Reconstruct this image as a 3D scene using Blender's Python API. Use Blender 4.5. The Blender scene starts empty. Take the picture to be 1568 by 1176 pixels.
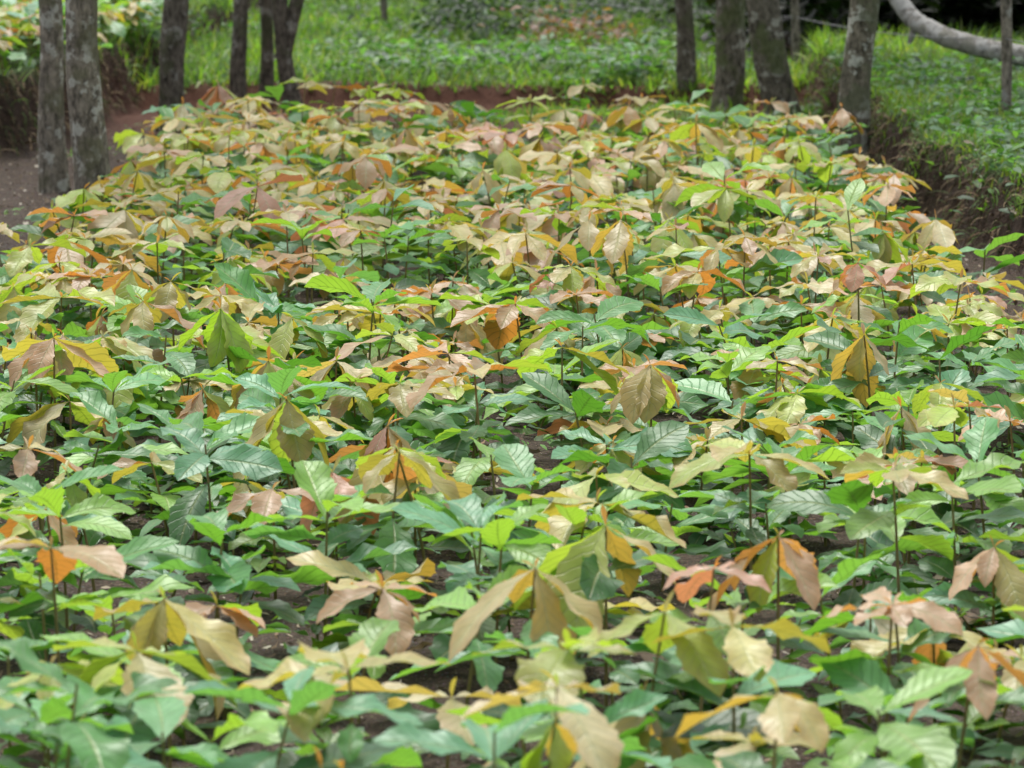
import bpy, math
import numpy as np
from mathutils import Vector
rng = np.random.default_rng(11)
D = math.radians
K = 1.8
scene = bpy.context.scene
COL = scene.collection

# ------------------------------------------------------------------ helpers
def mesh_np(name, V, Q, attrs=None, mat=None, smooth=True, parent=None):
    me = bpy.data.meshes.new(name)
    V = np.ascontiguousarray(V, dtype=np.float32); Q = np.ascontiguousarray(Q, dtype=np.int32)
    nf, k = Q.shape
    me.vertices.add(len(V)); me.vertices.foreach_set("co", V.ravel())
    me.loops.add(nf*k); me.loops.foreach_set("vertex_index", Q.ravel())
    me.polygons.add(nf)
    me.polygons.foreach_set("loop_start", np.arange(0, nf*k, k, dtype=np.int32))
    me.polygons.foreach_set("loop_total", np.full(nf, k, dtype=np.int32))
    me.update(calc_edges=True)
    me.polygons.foreach_set("use_smooth", np.full(nf, smooth, dtype=bool))
    for nm, (typ, arr) in (attrs or {}).items():
        a = me.attributes.new(nm, typ, 'POINT')
        key = 'color' if typ == 'FLOAT_COLOR' else ('vector' if typ == 'FLOAT_VECTOR' else 'value')
        a.data.foreach_set(key, np.ascontiguousarray(arr, dtype=np.float32).ravel())
    ob = bpy.data.objects.new(name, me); COL.objects.link(ob)
    if mat: me.materials.append(mat)
    if parent: ob.parent = parent
    return ob

def empty(name):
    e = bpy.data.objects.new(name, None); COL.objects.link(e); return e

class Leaves:
    def __init__(s): s.V=[]; s.Q=[]; s.C=[]; s.T=[]; s.L=[]; s.n=0
    def add(s, base, az, el, L, W, curv, fold, roll, wave, col, tcol, kind='leaf', n=13, m=5, teeth=0.07, typ=0.0):
        N = len(L)
        if N==0: return
        st = np.linspace(0,1,n); t = np.linspace(-1,1,m)
        th = el[:,None] - curv[:,None]*st[None,:]
        ds = (L/(n-1))[:,None]
        thm = 0.5*(th[:,1:]+th[:,:-1])
        h = np.concatenate([np.zeros((N,1)), np.cumsum(np.cos(thm)*ds,1)],1)
        v = np.concatenate([np.zeros((N,1)), np.cumsum(np.sin(thm)*ds,1)],1)
        ca, sa = np.cos(az)[:,None], np.sin(az)[:,None]
        C = np.stack([h*ca, h*sa, v], -1) + base[:,None,:]
        nr = np.stack([-np.sin(th)*ca, -np.sin(th)*sa, np.cos(th)], -1)
        b = np.stack([-sa*np.ones_like(th), ca*np.ones_like(th), np.zeros_like(th)], -1)
        side=(rng.normal(0,.10,N)*L)[:,None,None]*(st**2)[None,:,None]
        C = C + b*side
        r = roll[:,None,None]
        b2 = b*np.cos(r)+nr*np.sin(r); n2 = nr*np.cos(r)-b*np.sin(r)
        if kind=='leaf':
            prof = np.sin(np.pi*st**1.35)**0.86
            prof = np.where(st<0.1, 0.06+0.6*np.clip(st-0.04,0,1)*2, prof)
            prof[-1]=0.01
            if n>8:
                zz = np.ones(n); zz[2:-2] += teeth*np.where(np.arange(n-4)%2==0, 1, -1); prof = prof*zz
        elif kind=='round':
            prof = np.sin(np.pi*(0.04+0.93*st))**0.6
        else:
            prof = 1.0-st**1.4*0.97
        w = (W[:,None]*0.5)*prof[None,:]
        tt = t[None,None,:]; at=np.abs(tt)
        ph = rng.uniform(0,6.28,N)[:,None,None]
        und = wave[:,None,None]*at**1.5*np.sin(2*np.pi*2.3*st[None,:,None]+ph+np.where(tt>0,1.7,0))
        lat = tt*w[:,:,None]*np.cos(fold)[:,None,None]
        up = (at*np.sin(fold)[:,None,None]+und)*w[:,:,None]
        P = C[:,:,None,:] + lat[...,None]*b2[:,:,None,:] + up[...,None]*n2[:,:,None,:]
        s.V.append(P.reshape(-1,3))
        i,j = np.meshgrid(np.arange(n-1), np.arange(m-1), indexing='ij')
        a = (i*m+j).ravel(); q = np.stack([a, a+m, a+m+1, a+1],-1)
        Q = (q[None]+ (np.arange(N)*n*m)[:,None,None]).reshape(-1,4)+s.n
        s.Q.append(Q); s.n += N*n*m
        def ex(c): 
            c4 = np.concatenate([c, np.ones((N,1))],1); return np.repeat(c4, n*m, 0)
        s.C.append(ex(col)); s.T.append(ex(tcol))
        lv = np.zeros((N,n,m,3)); lv[...,0]=st[None,:,None]; lv[...,1]=t[None,None,:]; lv[...,2]=(typ+rng.uniform(0,0.9,N))[:,None,None]
        s.L.append(lv.reshape(-1,3))
    def build(s, name, mat, parent=None):
        return mesh_np(name, np.concatenate(s.V), np.concatenate(s.Q),
            {'lcol':('FLOAT_COLOR',np.concatenate(s.C)),'tcol':('FLOAT_COLOR',np.concatenate(s.T)),'lv':('FLOAT_VECTOR',np.concatenate(s.L))}, mat, True, parent)

def tube(path, rad, seg=16, rough=0.0, seed=0, flare=None):
    path=np.array(path,float); rad=np.array(rad,float)
    r=np.random.default_rng(seed)
    n=len(path); tg=np.gradient(path,axis=0); tg/=np.linalg.norm(tg,axis=1)[:,None]+1e-9
    ref=np.array([0.31,0.95,0.05]) if abs(tg[:,2]).mean()>0.5 else np.array([0,0,1.0])
    a=np.cross(tg,ref); a/=np.linalg.norm(a,axis=1)[:,None]; b=np.cross(tg,a)
    ang=np.linspace(0,2*np.pi,seg,endpoint=False)
    lob = 1+rough*(np.sin(ang*3+r.uniform(0,6))[None,:]*0.5+np.sin(ang[None,:]*2+np.linspace(0,9,n)[:,None]+r.uniform(0,6))*0.6
        + r.normal(0,0.45,(n,seg)))
    R=rad[:,None]*lob
    if flare is not None: R=R*(1+flare[:,None]*np.maximum(0,np.sin(ang*4+r.uniform(0,6)))[None,:])
    P=path[:,None,:]+R[...,None]*(np.cos(ang)[None,:,None]*a[:,None,:]+np.sin(ang)[None,:,None]*b[:,None,:])
    i,j=np.meshgrid(np.arange(n-1),np.arange(seg),indexing='ij'); j2=(j+1)%seg
    Q=np.stack([i*seg+j,i*seg+j2,(i+1)*seg+j2,(i+1)*seg+j],-1).reshape(-1,4)
    return P.reshape(-1,3),Q

def join(parts):
    V=[];Q=[];o=0
    for v,q in parts: V.append(v);Q.append(q+o);o+=len(v)
    return np.concatenate(V),np.concatenate(Q)

def vnoise(x,y,sc,seed):
    r=np.random.default_rng(seed); g=r.uniform(-1,1,(256,256))
    X=x*sc+100.3;Y=y*sc+100.7; i=np.floor(X).astype(int);j=np.floor(Y).astype(int);fx=X-i;fy=Y-j
    fx=fx*fx*(3-2*fx);fy=fy*fy*(3-2*fy);i%=256;j%=256;i1=(i+1)%256;j1=(j+1)%256
    return (g[i,j]*(1-fx)+g[i1,j]*fx)*(1-fy)+(g[i,j1]*(1-fx)+g[i1,j1]*fx)*fy

# ------------------------------------------------------------------ materials
def new_mat(name):
    m=bpy.data.materials.new(name); m.use_nodes=True; nt=m.node_tree; nt.nodes.clear(); return m,nt
def N(nt,t,**k):
    n=nt.nodes.new(t)
    for a,b in k.items(): setattr(n,a,b)
    return n
def M(nt,op,a,b=None,c=None):
    n=N(nt,'ShaderNodeMath',operation=op)
    for i,x in enumerate((a,b,c)):
        if x is None: continue
        if isinstance(x,(int,float)): n.inputs[i].default_value=x
        else: nt.links.new(x,n.inputs[i])
    return n.outputs[0]
def MIX(nt,f,a,b,blend='MIX'):
    n=N(nt,'ShaderNodeMix',data_type='RGBA',blend_type=blend)
    for idx,x in ((0,f),(6,a),(7,b)):
        if isinstance(x,(int,float)): n.inputs[idx].default_value=x
        elif isinstance(x,tuple): n.inputs[idx].default_value=(*x,1)
        else: nt.links.new(x,n.inputs[idx])
    return n.outputs[2]
def ramp(nt,f,stops):
    n=N(nt,'ShaderNodeValToRGB'); cr=n.color_ramp
    while len(cr.elements)<len(stops): cr.elements.new(0.5)
    for e,(p,c) in zip(cr.elements,stops): e.position=p; e.color=(*c,1)
    nt.links.new(f,n.inputs[0]); return n.outputs[0]
def noise(nt,vec,scale,detail=4,rough=0.55):
    n=N(nt,'ShaderNodeTexNoise'); n.inputs['Scale'].default_value=scale; n.inputs['Detail'].default_value=detail; n.inputs['Roughness'].default_value=rough
    if vec is not None: nt.links.new(vec,n.inputs['Vector'])
    return n.outputs[0]

def leaf_material(name, rough=0.42, trans=0.35, veins=True, spec=0.5):
    m,nt=new_mat(name); L=nt.links.new
    ac=N(nt,'ShaderNodeAttribute',attribute_name='lcol'); at=N(nt,'ShaderNodeAttribute',attribute_name='tcol')
    col=ac.outputs['Color']; tc=at.outputs['Color']
    out=N(nt,'ShaderNodeOutputMaterial'); pb=N(nt,'ShaderNodeBsdfPrincipled'); tr=N(nt,'ShaderNodeBsdfTranslucent'); mx=N(nt,'ShaderNodeMixShader')
    geo=N(nt,'ShaderNodeNewGeometry')
    if veins:
        lv=N(nt,'ShaderNodeAttribute',attribute_name='lv'); sp=N(nt,'ShaderNodeSeparateXYZ'); L(lv.outputs['Vector'],sp.inputs[0])
        s_,t_,r_=sp.outputs; ta=M(nt,'ABSOLUTE',t_)
        mid=M(nt,'MAXIMUM',M(nt,'SUBTRACT',1.0,M(nt,'MULTIPLY',ta,10.0)),0.0)
        nz=noise(nt,geo.outputs['Position'],32,3)
        ph=M(nt,'MULTIPLY',M(nt,'SUBTRACT',M(nt,'ADD',M(nt,'MULTIPLY',s_,9.0),M(nt,'MULTIPLY',nz,.5)),M(nt,'MULTIPLY',ta,1.7)),6.2832)
        sn=M(nt,'SINE',ph)
        vein=M(nt,'MULTIPLY',M(nt,'MAXIMUM',M(nt,'SUBTRACT',sn,0.84),0.0),6.0)
        isflush=M(nt,'GREATER_THAN',r_,1.0)
        light=MIX(nt,0.5,col,(0.72,0.72,0.36)); 
        c1=MIX(nt,M(nt,'MULTIPLY',mid,0.85),col,light)
        dark=MIX(nt,0.5,c1,(0.02,0.06,0.01))
        vl=MIX(nt,isflush,dark,light)
        c2=MIX(nt,M(nt,'MULTIPLY',vein,0.45),c1,vl)
        c3=MIX(nt,M(nt,'MULTIPLY',M(nt,'SUBTRACT',nz,0.36),2.2),c2,MIX(nt,1.0,c2,(0.64,0.68,0.52),'MULTIPLY'))
        # young leaves carry a coppery blush towards the tip and margin
        blush=M(nt,'MULTIPLY',M(nt,'MULTIPLY',isflush,M(nt,'MULTIPLY',s_,ta)),M(nt,'MULTIPLY',nz,1.1))
        c3=MIX(nt,blush,c3,(0.52,0.27,0.13))
        col=c3
        tc=MIX(nt,M(nt,'MULTIPLY',M(nt,'ADD',vein,mid),0.6),tc,MIX(nt,1.0,tc,(0.25,0.3,0.25),'MULTIPLY'))
        bp=N(nt,'ShaderNodeBump'); bp.inputs['Strength'].default_value=0.6; bp.inputs['Distance'].default_value=0.002
        L(M(nt,'SUBTRACT',M(nt,'MULTIPLY',nz,1.5),M(nt,'ADD',M(nt,'MULTIPLY',vein,0.8),mid)),bp.inputs['Height']); L(bp.outputs[0],pb.inputs['Normal'])
    under=MIX(nt,0.3,MIX(nt,1.0,col,(0.9,0.95,0.8),'MULTIPLY'),tc)
    col=MIX(nt,geo.outputs['Backfacing'],col,under)
    L(col,pb.inputs['Base Color']); pb.inputs['Roughness'].default_value=rough; pb.inputs['Specular IOR Level'].default_value=spec
    L(tc,tr.inputs['Color']); mx.inputs[0].default_value=trans
    L(pb.outputs[0],mx.inputs[1]); L(tr.outputs[0],mx.inputs[2]); L(mx.outputs[0],out.inputs[0])
    return m

def simple_noise_mat(name, stops, scale, rough=0.9, detail=6):
    m,nt=new_mat(name); out=N(nt,'ShaderNodeOutputMaterial'); pb=N(nt,'ShaderNodeBsdfPrincipled')
    geo=N(nt,'ShaderNodeNewGeometry'); f=noise(nt,geo.outputs['Position'],scale,detail)
    nt.links.new(ramp(nt,f,stops),pb.inputs['Base Color']); pb.inputs['Roughness'].default_value=rough; pb.inputs['Specular IOR Level'].default_value=0.2
    nt.links.new(pb.outputs[0],out.inputs[0])
    return m

def bark_mat(name, base, pale, moss, lich=0.56, mossy=0.0):
    m,nt=new_mat(name); L=nt.links.new; out=N(nt,'ShaderNodeOutputMaterial'); pb=N(nt,'ShaderNodeBsdfPrincipled')
    geo=N(nt,'ShaderNodeNewGeometry'); mp=N(nt,'ShaderNodeMapping'); mp.inputs['Scale'].default_value=(1,1,0.5); L(geo.outputs['Position'],mp.inputs[0])
    f=noise(nt,mp.outputs[0],45,6,0.7); g=noise(nt,geo.outputs['Position'],15,5,0.62); h=noise(nt,geo.outputs['Position'],6,4,0.6)
    c=ramp(nt,f,[(0.32,tuple(x*0.3 for x in base)),(0.5,base),(0.70,tuple(min(1,x*1.5) for x in base))])
    c=MIX(nt,ramp(nt,g,[(lich,(0,0,0)),(lich+0.03,(.9,.9,.9))]),c,pale)
    c=MIX(nt,ramp(nt,h,[(0.53-mossy,(0,0,0)),(0.60-mossy,(0.8,0.8,0.8))]),c,moss)
    c=MIX(nt,0.5,c,MIX(nt,1.0,c,ramp(nt,f,[(0.3,(0.25,0.25,0.25)),(0.6,(1,1,1))]),'MULTIPLY'))
    L(c,pb.inputs['Base Color']); pb.inputs['Roughness'].default_value=0.95; pb.inputs['Specular IOR Level'].default_value=0.15
    b=N(nt,'ShaderNodeBump'); b.inputs['Strength'].default_value=0.8; b.inputs['Distance'].default_value=0.012
    L(M(nt,'ADD',f,g),b.inputs['Height']); L(b.outputs[0],pb.inputs['Normal']); L(pb.outputs[0],out.inputs[0])
    return m

# ------------------------------------------------------------------ terrain  (bed strip runs along +Y)
def sstep(x): x=np.clip(x,0,1); return x*x*(3-2*x)
LE=np.array([[-60,8.0*K],[-3.2,9.9*K],[-2.15,10.6*K],[-1.85,11.9*K],[-1.6,15.2*K],[-1.5,48]])
def line_dist(x,y,P):
    best=np.full(x.shape,1e9); sg=np.ones(x.shape)
    for a,b in zip(P[:-1],P[1:]):
        d=b-a; t=np.clip(((x-a[0])*d[0]+(y-a[1])*d[1])/(d@d),0,1); qx=a[0]+d[0]*t; qy=a[1]+d[1]*t
        dd=np.hypot(x-qx,y-qy); s=np.sign(d[0]*(y-a[1])-d[1]*(x-a[0])); k=dd<best; best=np.where(k,dd,best); sg=np.where(k,s,sg)
    return best*sg
def terrain_parts(x,yw):
    y=yw/K
    wob=vnoise(x,yw,1.3,3)*0.10+vnoise(x,yw,4,4)*0.03
    left=sstep((line_dist(x,yw,LE)+wob*.8)/0.17)
    xe=np.interp(y,[0,6,8.5,9.5,10.5,13],[1.9,1.75,1.53,1.45,1.43,1.42])
    right=sstep((x-xe+wob*0.6)/0.11)
    back=sstep((y-12.75+wob*1.2)/0.12)
    return left,right,back
def terrain(x,y):
    l,r,b=terrain_parts(x,y)
    zb=0.12+0.008*np.clip(y/K-13,0,8)
    z=np.maximum(np.maximum(l*0.34,r*0.27),b*zb)
    z=z+vnoise(x,y,2.2,5)*0.018+vnoise(x,y,9,6)*0.008+vnoise(x,y,25,7)*0.004
    return z
gx=np.unique(np.concatenate([np.arange(-4.5,4.51,0.035),[-300,-120,-60,-30,-18,-12,-9,-7,-6,-5,5,6,7,9,12,18,30,60,120,300]]))
gy=np.unique(np.concatenate([np.arange(2,33,0.055),[-200,-60,-20,-8,-4,-2,0,34,36,38,42,50,70,100,180,400]]))
X,Y=np.meshgrid(gx,gy); Z=terrain(X,Y)
Vt=np.stack([X,Y,Z],-1).reshape(-1,3); nx,ny=len(gx),len(gy)
i,j=np.meshgrid(np.arange(ny-1),np.arange(nx-1),indexing='ij'); a=(i*nx+j).ravel()
Qt=np.stack([a,a+1,a+nx+1,a+nx],-1)
l,r,b=terrain_parts(X,Y)
grassy=np.maximum(np.maximum(l,r),b)**3
face=4*np.maximum(np.maximum(l*(1-l),r*(1-r)),b*(1-b)*0.5)
m,nt=new_mat('soil_and_turf'); L=nt.links.new
out=N(nt,'ShaderNodeOutputMaterial'); pb=N(nt,'ShaderNodeBsdfPrincipled'); geo=N(nt,'ShaderNodeNewGeometry'); P=geo.outputs['Position']
ag=N(nt,'ShaderNodeAttribute',attribute_name='grassy'); af=N(nt,'ShaderNodeAttribute',attribute_name='face')
n1=noise(nt,P,3,4); n2=noise(nt,P,70,6,0.75); 
vo=N(nt,'ShaderNodeTexVoronoi'); vo.inputs['Scale'].default_value=110; L(P,vo.inputs['Vector'])
soil=ramp(nt,n2,[(0.28,(0.02,0.014,0.011)),(0.48,(0.07,0.055,0.044)),(0.62,(0.13,0.105,0.083)),(0.78,(0.30,0.25,0.20))])
soil=MIX(nt,M(nt,'MULTIPLY',n1,0.6),soil,MIX(nt,1.0,soil,(1.0,0.76,0.60),'MULTIPLY'))
peb=M(nt,'LESS_THAN',vo.outputs['Distance'],0.22)
soil=MIX(nt,M(nt,'MULTIPLY',peb,0.5),soil,MIX(nt,0.35,(0.30,0.25,0.19),vo.outputs['Color']))
turf=ramp(nt,n2,[(0.3,(0.02,0.04,0.01)),(0.55,(0.045,0.08,0.02)),(0.75,(0.10,0.13,0.04))])
bank=ramp(nt,n2,[(0.35,(0.014,0.008,0.005)),(0.6,(0.06,0.036,0.022)),(0.8,(0.16,0.10,0.06))])
c=MIX(nt,ag.outputs['Fac'],soil,turf); c=MIX(nt,M(nt,'MINIMUM',M(nt,'MULTIPLY',af.outputs['Fac'],1.6),1.0),c,bank)
rd=N(nt,'ShaderNodeAttribute',attribute_name='red'); c=MIX(nt,rd.outputs['Fac'],c,MIX(nt,n2,(0.04,0.014,0.008),(0.17,0.07,0.045)))
L(c,pb.inputs['Base Color']); pb.inputs['Roughness'].default_value=0.95; pb.inputs['Specular IOR Level'].default_value=0.2
bp=N(nt,'ShaderNodeBump'); bp.inputs['Strength'].default_value=0.9; bp.inputs['Distance'].default_value=0.015
L(M(nt,'SUBTRACT',n2,M(nt,'MULTIPLY',vo.outputs['Distance'],0.6)),bp.inputs['Height']); L(bp.outputs[0],pb.inputs['Normal']); L(pb.outputs[0],out.inputs[0])
yk=Y/K
red=sstep((yk-11.0)/1.5)*(1-sstep((yk-12.95)/0.15))*(1-r)*(1-l)*(np.abs(X)<2.2)*.8
mesh_np('ground',Vt,Qt,{'grassy':('FLOAT',grassy.ravel()),'face':('FLOAT',np.clip(face,0,1).ravel()),'red':('FLOAT',np.clip(red,0,1).ravel())},m)

# ------------------------------------------------------------------ seedlings
MAT_LEAF=leaf_material('seedling_leaf',0.42,0.34,True,.5)
MAT_STEM=simple_noise_mat('green_brown_stem',[(0.3,(0.14,0.15,0.05)),(0.7,(0.28,0.20,0.10))],60)
FL=np.array([[.54,.50,.19],[.63,.56,.27],[.62,.44,.29],[.49,.58,.16],[.43,.31,.15],[.72,.66,.41],[.43,.58,.11],[.62,.37,.28]])
FT=np.array([[.76,.64,.07],[.84,.54,.07],[.84,.38,.08],[.60,.82,.06],[.80,.32,.05],[.86,.64,.12],[.54,.86,.05],[.84,.32,.13]])
FP=np.array([.25,.18,.14,.17,.06,.09,.07,.04])
GR=np.array([[.105,.29,.085],[.145,.36,.14],[.065,.19,.055],[.22,.43,.08],[.155,.37,.21]])
GT=np.array([[.26,.60,.04],[.30,.64,.06],[.16,.44,.03],[.48,.80,.06],[.26,.60,.09]])
GP=np.array([.24,.24,.17,.17,.18])

def seedlings(px, py, hgt, pflush, par, scale=1.0, hi=True, tag='', pdroop=None, szm=None, shade_mul=1.0):
    LV=Leaves(); n=len(px); gz=terrain(px,py)
    pdroop=np.full(n,.2) if pdroop is None else pdroop; szm=np.ones(n) if szm is None else szm
    res=dict(n=15,m=5) if hi else dict(n=8,m=3)
    lean=rng.normal(0,0.022,(n,2))
    flush=rng.random(n)<pflush
    seg=5; lev=np.array([0,.35,.7,1.0])
    ang=np.linspace(0,2*np.pi,seg,endpoint=False)
    cx=px[:,None]+lean[:,:1]*lev**1.6; cy=py[:,None]+lean[:,1:]*lev**1.6; cz=gz[:,None]-0.01+(hgt[:,None]+0.01)*lev
    rad=0.0030*np.array([1.25,1,.85,.65])
    V=np.stack([cx[:,:,None]+rad[None,:,None]*np.cos(ang),cy[:,:,None]+rad[None,:,None]*np.sin(ang),np.repeat(cz[:,:,None],seg,2)],-1).reshape(-1,3)
    ii,jj=np.meshgrid(np.arange(3),np.arange(seg),indexing='ij'); j2=(jj+1)%seg
    q=np.stack([ii*seg+jj,ii*seg+j2,(ii+1)*seg+j2,(ii+1)*seg+jj],-1).reshape(-1,4)
    Q=(q[None]+(np.arange(n)*4*seg)[:,None,None]).reshape(-1,4)
    mesh_np('stems'+tag,V,Q,None,MAT_STEM,True,par)
    def at(idx,f): 
        return np.stack([px[idx]+lean[idx,0]*f**1.6, py[idx]+lean[idx,1]*f**1.6, gz[idx]+hgt[idx]*f],-1)
    fi=np.where(flush)[0]; k=rng.integers(4,7,len(fi)); idx=np.repeat(fi,k)
    loc=np.concatenate([np.arange(c)/c for c in k]) if len(k) else np.zeros(0)
    NN=len(idx)
    a0=rng.uniform(0,6.28,n); az=a0[idx]+loc*2*np.pi+rng.normal(0,0.3,NN)
    droop=np.where(rng.random(n)<pdroop, rng.uniform(22,54,n), rng.uniform(-6,17,n))
    el=-np.radians(droop[idx]+rng.normal(0,9,NN))
    pal=rng.choice(len(FL),n,p=FP); pl=pal[idx]; sw=rng.random(NN)<0.3; pl=np.where(sw,rng.choice(len(FL),NN,p=FP),pl)
    br=rng.uniform(.68,1.1,NN)[:,None]
    sz=scale*szm*rng.uniform(.11,.17,n)
    ln=sz[idx]*rng.uniform(.55,1.12,NN)
    LV.add(at(idx,np.ones(NN)),az,el,ln,ln*rng.uniform(.38,.52,NN),np.radians(rng.uniform(5,45,NN)),np.radians(rng.uniform(2,26,NN)),rng.normal(0,.18,NN),rng.uniform(.08,.30,NN),FL[pl]*br,FT[pl]*br,typ=1.05,**res)
    idx=np.repeat(fi,2); NN=len(idx); ln=scale*rng.uniform(.015,.035,NN)
    LV.add(at(idx,np.ones(NN)),rng.uniform(0,6.28,NN),np.radians(rng.uniform(35,80,NN)),ln,ln*.3,np.radians(rng.uniform(-10,40,NN)),np.radians(np.full(NN,30.)),rng.normal(0,.2,NN),np.full(NN,.05),FL[rng.choice([2,3,4,0],NN)],FT[rng.choice([2,3,4,0],NN)],typ=1.05,n=6,m=3)
    for (f0,f1,kk,pp,tier_shade) in ((.50,.80,4,.95,1.0),(.20,.45,3,.55,.65)):  # lower tier darker: older leaves, plus shade put into their colour
        sel=np.where(rng.random(n)<pp)[0]; k=rng.integers(kk-1,kk+2,len(sel)); idx=np.repeat(sel,k); NN=len(idx)
        az=rng.uniform(0,6.28,n)[idx]+np.concatenate([np.arange(c)*2.4 for c in k])+rng.normal(0,.2,NN)
        f=rng.uniform(f0,f1,NN)
        pl=rng.choice(len(GR),n,p=GP)[idx]; pl=np.where(rng.random(NN)<.4,rng.choice(len(GR),NN,p=GP),pl); br=rng.uniform(.6,1.2,NN)[:,None]*tier_shade*shade_mul
        ln=scale*rng.uniform(.12,.19,n)[idx]*rng.uniform(.5,1.1,NN)
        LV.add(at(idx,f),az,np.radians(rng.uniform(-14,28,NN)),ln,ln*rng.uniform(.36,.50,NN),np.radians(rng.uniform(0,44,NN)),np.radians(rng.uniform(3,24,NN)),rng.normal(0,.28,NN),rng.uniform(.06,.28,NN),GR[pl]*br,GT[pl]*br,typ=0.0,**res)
    fi=np.where(~flush)[0]; k=rng.integers(3,6,len(fi)); idx=np.repeat(fi,k); NN=len(idx)
    if NN:
        az=rng.uniform(0,6.28,n)[idx]+np.concatenate([np.arange(c)*2.4 for c in k])
        pl=rng.choice(len(GR),n,p=[.2,.25,.08,.30,.17])[idx]; ln=scale*rng.uniform(.09,.165,NN)
        LV.add(at(idx,rng.uniform(.85,1,NN)),az,np.radians(rng.uniform(0,42,NN)),ln,ln*rng.uniform(.38,.52,NN),np.radians(rng.uniform(10,50,NN)),np.radians(rng.uniform(3,24,NN)),rng.normal(0,.25,NN),rng.uniform(.06,.25,NN),GR[pl]*rng.uniform(.8,1.25,NN)[:,None]*shade_mul,GT[pl]*shade_mul,typ=0.0,**res)
    LV.build('leaves'+tag,MAT_LEAF,par)

def rows(dx,dy,y0,y1,j):
    a,b=np.meshgrid(np.arange(-1.33,1.27,dx),np.arange(y0,y1,dy)); return a.ravel()+rng.normal(0,j,a.size), b.ravel()+rng.normal(0,j*1.3,b.size)
p1=rows(.21,.26,2.4*K,5.6*K,.075); p2=rows(.18,.22,5.6*K,10.8*K,.06)
PX=np.concatenate([p1[0],p2[0]]); PY=np.concatenate([p1[1],p2[1]])
PYk=PY/K
keep=rng.random(PX.size)<np.interp(PYk,[3,4.2,5.5,7],[.88,.86,.95,.98]); keep&=~((PYk>10.45)&(vnoise(PX,PY,1.5,77)<-.1))
keep&=~((abs(PX-.42)<.16)&(abs(PYk-4.5)<.18))
HX=np.array([-.51,-.70,.015,-.205,.28,.153,-.224,.055,.313,.67,.43,.42,.615,-.058,.106,.29,-.42,.80,1.05,-1.0,-.95,.86])
HY=np.array([5.75,6.0,5.75,5.14,5.82,6.28,6.92,4.98,5.4,6.68,6.95,6.1,5.38,7.88,8.37,8.07,7.6,8.6,9.4,8.5,9.9,7.5])*K/1.5
keep&=np.min(np.hypot(PX[:,None]-HX,PY[:,None]-HY),axis=1)>.13
PX,PY,PYk=PX[keep],PY[keep],PYk[keep]
edge=np.minimum(1,np.minimum(PX+1.45,1.35-PX)/.3)
H=rng.normal(.245,.046,len(PX))*np.interp(PYk,[2.5,3.6,4.4,5.2,6.5,10],[1.0,.93,.80,.82,1.0,1.04])*np.clip(.8+.2*edge,.6,1)
H=np.clip(H+vnoise(PX,PY,1.3,21)*.03,.09,.38)
H+=.10*np.exp(-((PX-.33)**2+(PYk-10.6)**2)/.02)
pf=np.interp(PYk,[2.5,3.7,4.2,5.2,6.0,8],[.74,.58,.38,.44,.74,.88])
nH=len(HX)
PX=np.concatenate([PX,HX]);PY=np.concatenate([PY,HY]);H=np.concatenate([H,rng.uniform(.28,.33,nH)]);pf=np.concatenate([pf,np.full(nH,2.)])
pd=np.interp(PY/K,[3,5,8],[.50,.36,.22]); pd[-nH:]=.55; szm=np.interp(PY/K,[3,4.5],[1.1,1.0]); szm[-nH:]=1.12
bed=empty('seedling_bed'); nearm=PY/K<7
for msk,hi,tg in ((nearm,True,'_near'),(~nearm,False,'_far')):
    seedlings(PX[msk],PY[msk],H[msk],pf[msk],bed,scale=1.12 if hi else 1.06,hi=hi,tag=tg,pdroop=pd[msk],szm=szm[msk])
nf=480; fx=rng.uniform(-1.35,1.25,nf); fy=rng.uniform(2.4,8.0,nf)*K; kk=~((abs(fx-.42)<.17)&(abs(fy/K-4.5)<.18)); fx,fy=fx[kk],fy[kk]; nf=len(fx)
seedlings(fx,fy,rng.uniform(.04,.11,nf),np.full(nf,.03),bed,scale=.6,hi=False,tag='_low',shade_mul=.72)  # low filler colours darkened to paint in shade beneath the canopy
nn=620; sx=rng.uniform(-4.6,-1.72,nn); sy=rng.uniform(10.6*K,14.2*K,nn); kk=terrain(sx,sy)>.29; sx,sy=sx[kk],sy[kk]
seedlings(sx,sy,rng.uniform(.10,.2,len(sx)),np.full(len(sx),.55),empty('terrace_seedlings'),hi=False)

# ------------------------------------------------------------------ litter
MAT_LIT=leaf_material('dry_litter',.8,.05,False,.2)
LT=Leaves(); n=22000; x=rng.uniform(-2.1,1.7,n); y=(2.8+rng.uniform(0,1,n)**1.4*9.3)*K
pal=np.array([[.36,.30,.22],[.20,.15,.10],[.50,.45,.37],[.09,.06,.04],[.27,.18,.12]])
c=pal[rng.integers(0,5,n)]*rng.uniform(.6,1.2,n)[:,None]; ln=rng.uniform(.004,.02,n)
LT.add(np.stack([x,y,terrain(x,y)+.004],-1),rng.uniform(0,6.28,n),rng.normal(.1,.35,n),ln,ln*rng.uniform(.2,.9,n),rng.normal(0,.6,n),rng.uniform(-.4,.4,n),rng.normal(0,.4,n),np.full(n,.1),c,c,kind='round',n=3,m=3)
n=900; x=rng.uniform(-2.1,1.7,n); y=rng.uniform(2.8,12,n)*K; c=pal[rng.integers(0,5,n)]*rng.uniform(.6,1.1,n)[:,None]; ln=rng.uniform(.03,.09,n)
LT.add(np.stack([x,y,terrain(x,y)+.008],-1),rng.uniform(0,6.28,n),rng.normal(.15,.2,n),ln,ln*.42,rng.normal(.3,.6,n),rng.uniform(.1,.7,n),rng.normal(0,.3,n),np.full(n,.3),c,c,n=9,m=3)
LT.build('leaf_litter',MAT_LIT)
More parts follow.
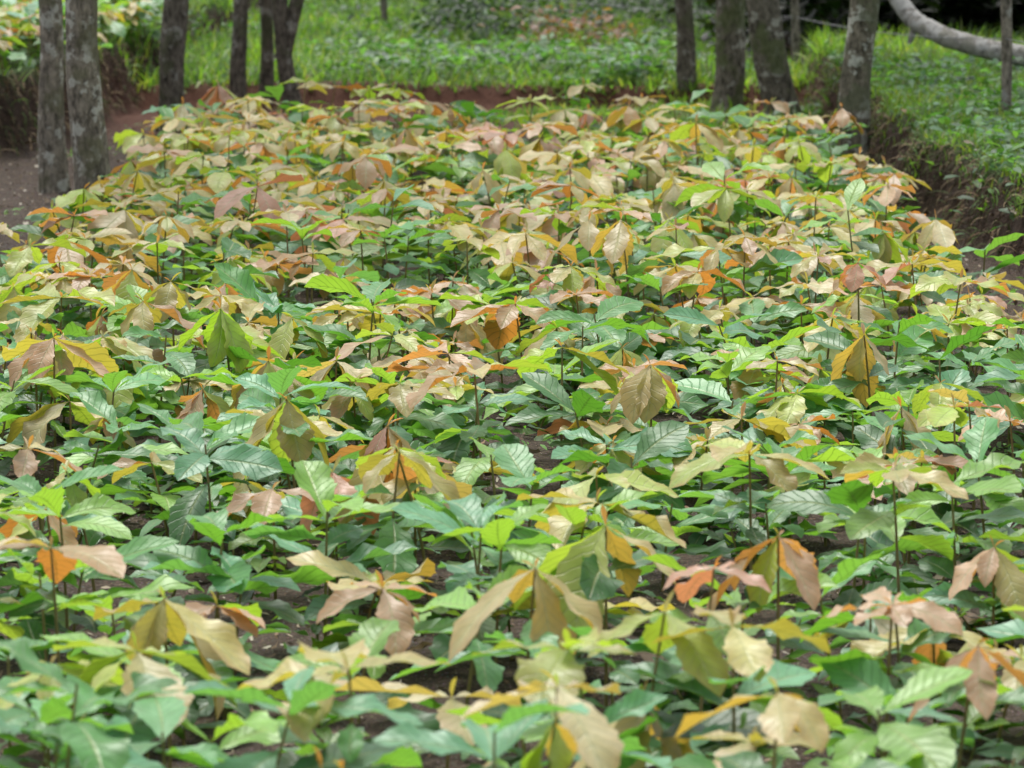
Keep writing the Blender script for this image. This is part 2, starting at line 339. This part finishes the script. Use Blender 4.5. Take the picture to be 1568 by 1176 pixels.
W_=Leaves(); n=5200; cl=rng.uniform([-1.9,2.8*K],[1.6,12*K],(300,2)); ci=rng.integers(0,300,n); x=cl[ci,0]+rng.normal(0,.05,n); y=cl[ci,1]+rng.normal(0,.07,n)
c=np.array([.13,.27,.07])*rng.uniform(.6,1.5,n)[:,None]; ln=rng.uniform(.012,.035,n)
W_.add(np.stack([x,y,terrain(x,y)+rng.uniform(0,.035,n)],-1),rng.uniform(0,6.28,n),rng.uniform(-.2,.8,n),ln,ln*.5,rng.uniform(0,.8,n),np.full(n,.2),rng.normal(0,.3,n),np.full(n,.1),c,c*np.array([1.6,2.0,.5]),n=4,m=3)
MAT_GRASS=leaf_material('grass_and_weeds',.5,.38,False,.35)
W_.build('ground_weeds',MAT_GRASS)

# ------------------------------------------------------------------ grass
def grass(G,x,y,h0,h1,cols,wd=(.004,.008)):
    n=len(x); pch=(vnoise(x,y,1.1,55)+.5*vnoise(x,y,3.3,57))[:,None]; c=cols[rng.integers(0,len(cols),n)]*rng.uniform(.65,1.25,n)[:,None]*(1+.42*pch*np.array([1,.8,.6])); ln=rng.uniform(h0,h1,n)*(1+.5*vnoise(x,y,1.7,56))
    G.add(np.stack([x,y,terrain(x,y)-.005],-1),rng.uniform(0,6.28,n),np.radians(rng.uniform(50,88,n)),ln,rng.uniform(wd[0],wd[1],n)*2,np.radians(rng.uniform(10,95,n)),np.full(n,.25),rng.normal(0,.3,n),np.zeros(n),np.clip(c,.01,1),np.clip(c*np.array([1.8,1.9,.6]),.01,1),kind='grass',n=4,m=2)
G=Leaves(); gc=np.array([[.12,.235,.05],[.155,.285,.055],[.085,.17,.042],[.20,.25,.08]])
n=88000; x=rng.uniform(-4.5,4.5,n); y=(12.75+rng.uniform(0,1,n)**1.2*5.6)*K
k=(terrain_parts(x,y)[2]>.7)&(vnoise(x,y,1.6,31)+rng.uniform(-.8,.8,n)>-.6)&~((x>1.15+.1*(y/K-13))&(y>13.5*K)); grass(G,x[k],y[k],.05,.16,gc,(.004,.009))
n=44000; y=rng.uniform(7.5,13.5,n)*K; x=rng.uniform(1.35,3.4,n); k=(terrain_parts(x,y)[1]>.55); grass(G,x[k],y[k],.02,.08,gc*.9,(.003,.006))
n=8000; y=rng.uniform(9.6,15,n)*K; x=rng.uniform(-4.6,-1.5,n); k=terrain_parts(x,y)[0]>.6; grass(G,x[k],y[k],.04,.12,gc)
cl=rng.uniform([-1.4,11.7],[1.5,12.9],(80,2)); cl=cl[(cl[:,0]>.1)|(rng.random(80)<.3)]; n=4500; ci=rng.integers(0,len(cl),n)
x=cl[ci,0]+rng.normal(0,.06,n); y=cl[ci,1]*K+rng.normal(0,.1,n); grass(G,x,y,.03,.13,gc)
G.build('grass',MAT_GRASS)
def weeds(B,ncl,xr,yr,hmax,nl,base,spread=.09,lr=(.03,.065),cond=None,hv=.25):
    cx=rng.uniform(*xr,ncl); cy=rng.uniform(*yr,ncl)*K
    if cond is not None: k=cond(cx,cy/K); cx,cy=cx[k],cy[k]
    hh=rng.uniform(hv,1,len(cx))**1.3*hmax; ci=rng.integers(0,len(cx),nl*len(cx)); n=len(ci)
    x=cx[ci]+rng.normal(0,spread,n); y=cy[ci]+rng.normal(0,spread*1.2,n); z=terrain(x,y)+hh[ci]*rng.uniform(0,1,n)**.7
    c=(base[rng.integers(0,len(base),n)])*rng.uniform(.5,1.4,n)[:,None]; ln=rng.uniform(*lr,n)
    B.add(np.stack([x,y,z],-1),rng.uniform(0,6.28,n),rng.uniform(-.4,.7,n),ln,ln*rng.uniform(.4,.65,n),rng.uniform(0,.9,n),np.full(n,.2),rng.normal(0,.3,n),np.full(n,.15),c,c*np.array([1.8,2.1,.6]),n=5,m=3)
wc=np.array([[.07,.165,.065],[.13,.25,.13],[.045,.105,.035],[.12,.22,.075]])
B=Leaves()
weeds(B,170,(-1.0,1.3),(12.85,14.2),.16,34,wc,lr=(.03,.09),cond=lambda a,b:vnoise(a,b*K,2.0,90)>-.45,hv=.1)
weeds(B,250,(1.42,3.2),(8.2,12.6),.09,36,wc*1.05,cond=lambda a,b:terrain_parts(a,b*K)[1]>.7)
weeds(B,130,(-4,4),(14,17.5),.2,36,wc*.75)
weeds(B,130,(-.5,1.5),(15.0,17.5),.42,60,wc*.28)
B.build('broadleaf_weeds',MAT_GRASS)
B=Leaves(); dc=np.array([[.18,.08,.04],[.22,.12,.06],[.09,.12,.04]])
weeds(B,16,(.15,.6),(14.4,14.9),.24,60,dc,spread=.09,lr=(.03,.08)); B.build('dry_fern',MAT_GRASS)
B=Leaves(); shade_cols=np.array([[.006,.014,.004],[.012,.022,.006],[.008,.010,.004]])  # near-black leaf colours paint in the shadow of the wood
weeds(B,260,(1.25,5.0),(13.6,16.5),1.5,80,shade_cols,spread=.24,lr=(.08,.16),cond=lambda a,b:a>1.2+.12*(b-13))
weeds(B,240,(-7,7),(18.5,20.5),2.4,70,shade_cols*2.2,spread=.3,lr=(.10,.2))
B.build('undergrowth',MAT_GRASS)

# bank roots and hanging dry grass
R=Leaves()
n=480000; x=rng.uniform(-4.6,4,n); y=rng.uniform(6,15,n)*K; l,r_,b_=terrain_parts(x,y); f=np.maximum(l,r_); k=(f>.1)&(f<.998)&(y<13.3*K)|((l>.1)&(l<.998))
x,y,l,r_=x[k],y[k],l[k],r_[k]; n=len(x); k=rng.permutation(n)[:25000]; x,y,l,r_=x[k],y[k],l[k],r_[k]; n=len(x)
az=np.where(r_>l,np.pi,-np.pi/2+.5)+rng.normal(0,.8,n); rc=np.array([[.17,.11,.06],[.26,.19,.11],[.06,.04,.025],[.10,.15,.04]]); c=rc[rng.integers(0,4,n)]*rng.uniform(.5,1.1,n)[:,None]; ln=rng.uniform(.03,.12,n)
R.add(np.stack([x,y,terrain(x,y)],-1),az,rng.uniform(-.6,.9,n),ln,rng.uniform(.003,.008,n),rng.uniform(1.0,2.6,n),np.full(n,.1),rng.normal(0,.3,n),np.zeros(n),c,c,kind='grass',n=5,m=2)
R.build('bank_roots',MAT_LIT)

# ------------------------------------------------------------------ trees
BK=[bark_mat('bark_grey',(.22,.195,.155),(.48,.48,.42),(.15,.145,.09),.545),
    bark_mat('bark_dark',(.135,.118,.093),(.30,.29,.25),(.10,.105,.06),.575),
    bark_mat('bark_mossy',(.16,.145,.11),(.40,.40,.33),(.12,.145,.06),.56,.04),
    bark_mat('bark_lichen',(.18,.16,.12),(.56,.57,.49),(.14,.15,.09),.535)]
MAT_CROWN=leaf_material('tree_foliage',.5,.35,False,.3)
def stem_path(x,y,d,lean,top,seed,z0=None,curve=.03):
    r=np.random.default_rng(seed); n=80; t=np.linspace(0,1,n)**1.35
    zb=float(terrain(np.array([x]),np.array([y]))[0])-.05 if z0 is None else z0
    z=zb+(top-zb)*t; hz=z-zb
    wx=curve*(np.sin(hz*1.9+r.uniform(0,6)))*np.minimum(1,hz/.8)+.006*np.sin(hz*9+r.uniform(0,6)); wy=curve*np.sin(hz*1.5+r.uniform(0,6))*np.minimum(1,hz/.8)
    lx=lean*np.minimum(hz,1.2)+lean*.25*np.maximum(hz-1.2,0)
    P=np.stack([x+lx+wx,y+wy,z],-1); rad=d/2*1.05*(1-.55*t)*(1+.05*np.sin(hz*7+r.uniform(0,6))); fl=.35*np.exp(-hz/.08)
    rad=rad*(1+.28*np.exp(-hz/.08)); return P,rad,fl
def tree(x,y,d,lean=0,top=5.5,mat=0,seed=0,second=None,rough=.05,curve=.03):
    y=y*K; top=top+1.2
    par=empty('tree'); r=np.random.default_rng(seed+500)
    P,rad,fl=stem_path(x,y,d,lean,top,seed,curve=curve); parts=[tube(P,rad,26,rough,seed,fl)]
    leads=[(P,rad)]
    if second:
        zs,lean2,d2=second; k=int(np.argmin(abs(P[:,2]-zs))); P2,r2,f2=stem_path(P[k,0],P[k,1],d2,lean2,top*.9,seed+9,z0=zs-.04,curve=.02)
        parts.append(tube(P2,r2*.98,20,rough,seed+4,f2*0)); leads.append((P2,r2))
    tips=[]
    for LP,LR in leads:
        for k in range(9):
            i0=int(np.argmin(abs(LP[:,2]-(3.6+ (top-3.8)*k/8)))); b0=LP[i0]; a=r.uniform(0,6.28); ln=r.uniform(.6,1.3)*(1.15-.06*k); t=np.linspace(0,1,8)
            q=b0+np.stack([np.cos(a)*ln*t+.08*np.sin(t*5+k)*t,np.sin(a)*ln*t,ln*.75*t+.12*t*t],-1); parts.append(tube(q,LR[i0]*.5*(1-.8*t)+.003,8,.03,k)); tips+= [q[-1],q[5],q[6]*.5+q[4]*.5+np.array([0,0,.1])]
        tips.append(LP[-1])
    V,Q=join(parts); mesh_np('trunk_and_limbs',V,Q,None,BK[mat],True,par)
    tips=np.array(tips); nL=1100; ci=r.integers(0,len(tips),nL); pos=tips[ci]+r.normal(0,.20,(nL,3))*np.array([1,1,.7])
    cb=np.array([[.05,.11,.025],[.07,.14,.03],[.035,.08,.02]])[r.integers(0,3,nL)]*r.uniform(.7,1.3,nL)[:,None]; ln=r.uniform(.08,.16,nL)
    C=Leaves(); C.add(pos,r.uniform(0,6.28,nL),r.uniform(-.8,.5,nL),ln,ln*.45,r.uniform(0,.8,nL),np.full(nL,.2),r.normal(0,.4,nL),np.full(nL,.1),cb,cb*np.array([2,2,.7]),n=4,m=3)
    C.build('crown',MAT_CROWN,par)
tree(-1.475,9.15,.114,-.02,5.6,0,1,rough=.07,curve=.02)
tree(-1.76,10.0,.098,-.01,5.2,0,2,curve=.015)
tree(-1.54,11.8,.110,.0,5.8,1,3,rough=.06)
tree(-1.32,12.7,.078,-.02,4.8,1,4)
tree(-1.20,12.85,.062,-.01,4.6,1,5,curve=.015)
tree(-1.06,12.7,.082,-.12,5.2,1,6,second=(.30,.24,.064),curve=.008)
tree(.86,12.9,.088,.0,5.0,1,7)
tree(1.02,12.5,.130,.05,5.8,2,8,rough=.06)
tree(1.29,12.3,.150,-.20,6.0,2,9,rough=.07)
tree(1.385,10.6,.124,.02,5.6,3,10,rough=.05)

# leaning pale dead limb
P=np.array([[1.50,12.4*K,1.15],[1.60,12.3*K,.88],[1.72,12.1*K,.68],[1.84,12.0*K,.50],[1.98,11.9*K,.43],[2.16,11.8*K,.385],[2.4,11.7*K,.35],[2.8,11.6*K,.30]])
t=np.linspace(0,7,60); PP=np.stack([np.interp(t,range(8),P[:,k]) for k in range(3)],-1)
for _ in range(6): PP[1:-1]=(PP[:-2]+PP[1:-1]*2+PP[2:])/4
V1=tube(PP,np.interp(t,[0,4,7],[.033,.044,.055]),18,.07,3); q=np.linspace(0,1,14)[:,None]
V2=tube(PP[26]+q*np.array([-.03,.02,-.10]),np.linspace(.022,.010,14),10,.08,4)
V,Q=join([V1,V2]); mesh_np('fallen_branch',V,Q,None,bark_mat('dead_wood',(.34,.32,.29),(.5,.49,.46),(.26,.25,.20),.5),True)

# fence
fp=empty('wire_fence'); MP=bark_mat('post_wood',(.24,.21,.17),(.34,.33,.30),(.18,.18,.12),.6)
mw,nt=new_mat('fence_wire'); o=N(nt,'ShaderNodeOutputMaterial'); pb=N(nt,'ShaderNodeBsdfPrincipled'); pb.inputs['Base Color'].default_value=(.2,.2,.2,1); pb.inputs['Metallic'].default_value=.6; pb.inputs['Roughness'].default_value=.5; nt.links.new(pb.outputs[0],o.inputs[0])
posts=[(3.3,6.2*K),(1.93,10.25*K),(1.45,13.4*K),(-.78,16.0*K),(-3.6,16.8*K)]
pp=[]; zt=[]
for k,(x,y) in enumerate(posts):
    z=float(terrain(np.array([x]),np.array([y]))[0]); zt.append(z); h=np.linspace(-.1,1.3,24); rr=np.full(24,.022); rr[-1]=.004
    pp.append(tube(np.stack([x+.01*np.sin(h*4+k),y+0*h,z+h],-1),rr,12,.06,k+20))
V,Q=join(pp); mesh_np('posts',V,Q,None,MP,True,fp)
ww=[]
for k in range(len(posts)-1):
    for hz in (.3,.62,.95):
        t=np.linspace(0,1,40); A=np.array([*posts[k],zt[k]+hz]); Bp=np.array([*posts[k+1],zt[k+1]+hz]); q=A+(Bp-A)*t[:,None]; q[:,2]-=.12*t*(1-t)
        q[:,1]-=.02; ww.append(tube(q,np.full(40,.002),5,0,1))
        for tb in np.linspace(.04,.96,26):
            c0=A+(Bp-A)*tb; c0[2]-=.12*tb*(1-tb); c0[1]-=.02
            ww.append(tube(np.array([c0+[-.008,0,-.012],c0,c0+[.008,0,.012]]),[.0008,.0014,.0008],4,0,1))
V,Q=join(ww); mesh_np('barbed_wires',V,Q,None,mw,True,fp)

# ------------------------------------------------------------------ light, world, camera
EL,AZ=64,-15
w=bpy.data.worlds.new("World"); scene.world=w; w.use_nodes=True; nt=w.node_tree; nt.nodes.clear()
sky=nt.nodes.new('ShaderNodeTexSky'); sky.sky_type='NISHITA'; sky.sun_disc=False; sky.sun_elevation=D(EL); sky.sun_rotation=D(AZ); sky.air_density=1.0; sky.dust_density=3.0
hs=nt.nodes.new('ShaderNodeHueSaturation'); hs.inputs['Saturation'].default_value=.3; hs.inputs['Value'].default_value=1.6
bg=nt.nodes.new('ShaderNodeBackground'); bg.inputs[1].default_value=.15; o=nt.nodes.new('ShaderNodeOutputWorld')
nt.links.new(sky.outputs[0],hs.inputs['Color']); nt.links.new(hs.outputs[0],bg.inputs[0]); nt.links.new(bg.outputs[0],o.inputs[0])
sd=bpy.data.lights.new('sun','SUN'); sd.energy=3.4; sd.angle=D(22); sd.color=(1,.97,.91); so=bpy.data.objects.new('sun',sd); COL.objects.link(so)
az=D(AZ); e=D(EL); dirv=Vector((math.sin(az)*math.cos(e),math.cos(az)*math.cos(e),math.sin(e))); so.rotation_euler=dirv.to_track_quat('Z','Y').to_euler()
cam=bpy.data.cameras.new('camera'); co=bpy.data.objects.new('camera',cam); COL.objects.link(co); co.location=(0,0,1.43); co.rotation_euler=(D(90)-math.atan(868/(4000*K)),0,0)
cam.sensor_width=36; cam.lens=4000*K/1568*36; cam.clip_start=.05; cam.clip_end=1000
cam.dof.use_dof=True; cam.dof.focus_distance=5.9*K; cam.dof.aperture_fstop=10.5; scene.camera=co
scene.view_settings.view_transform='Standard'; scene.view_settings.look='None'; scene.view_settings.exposure=0
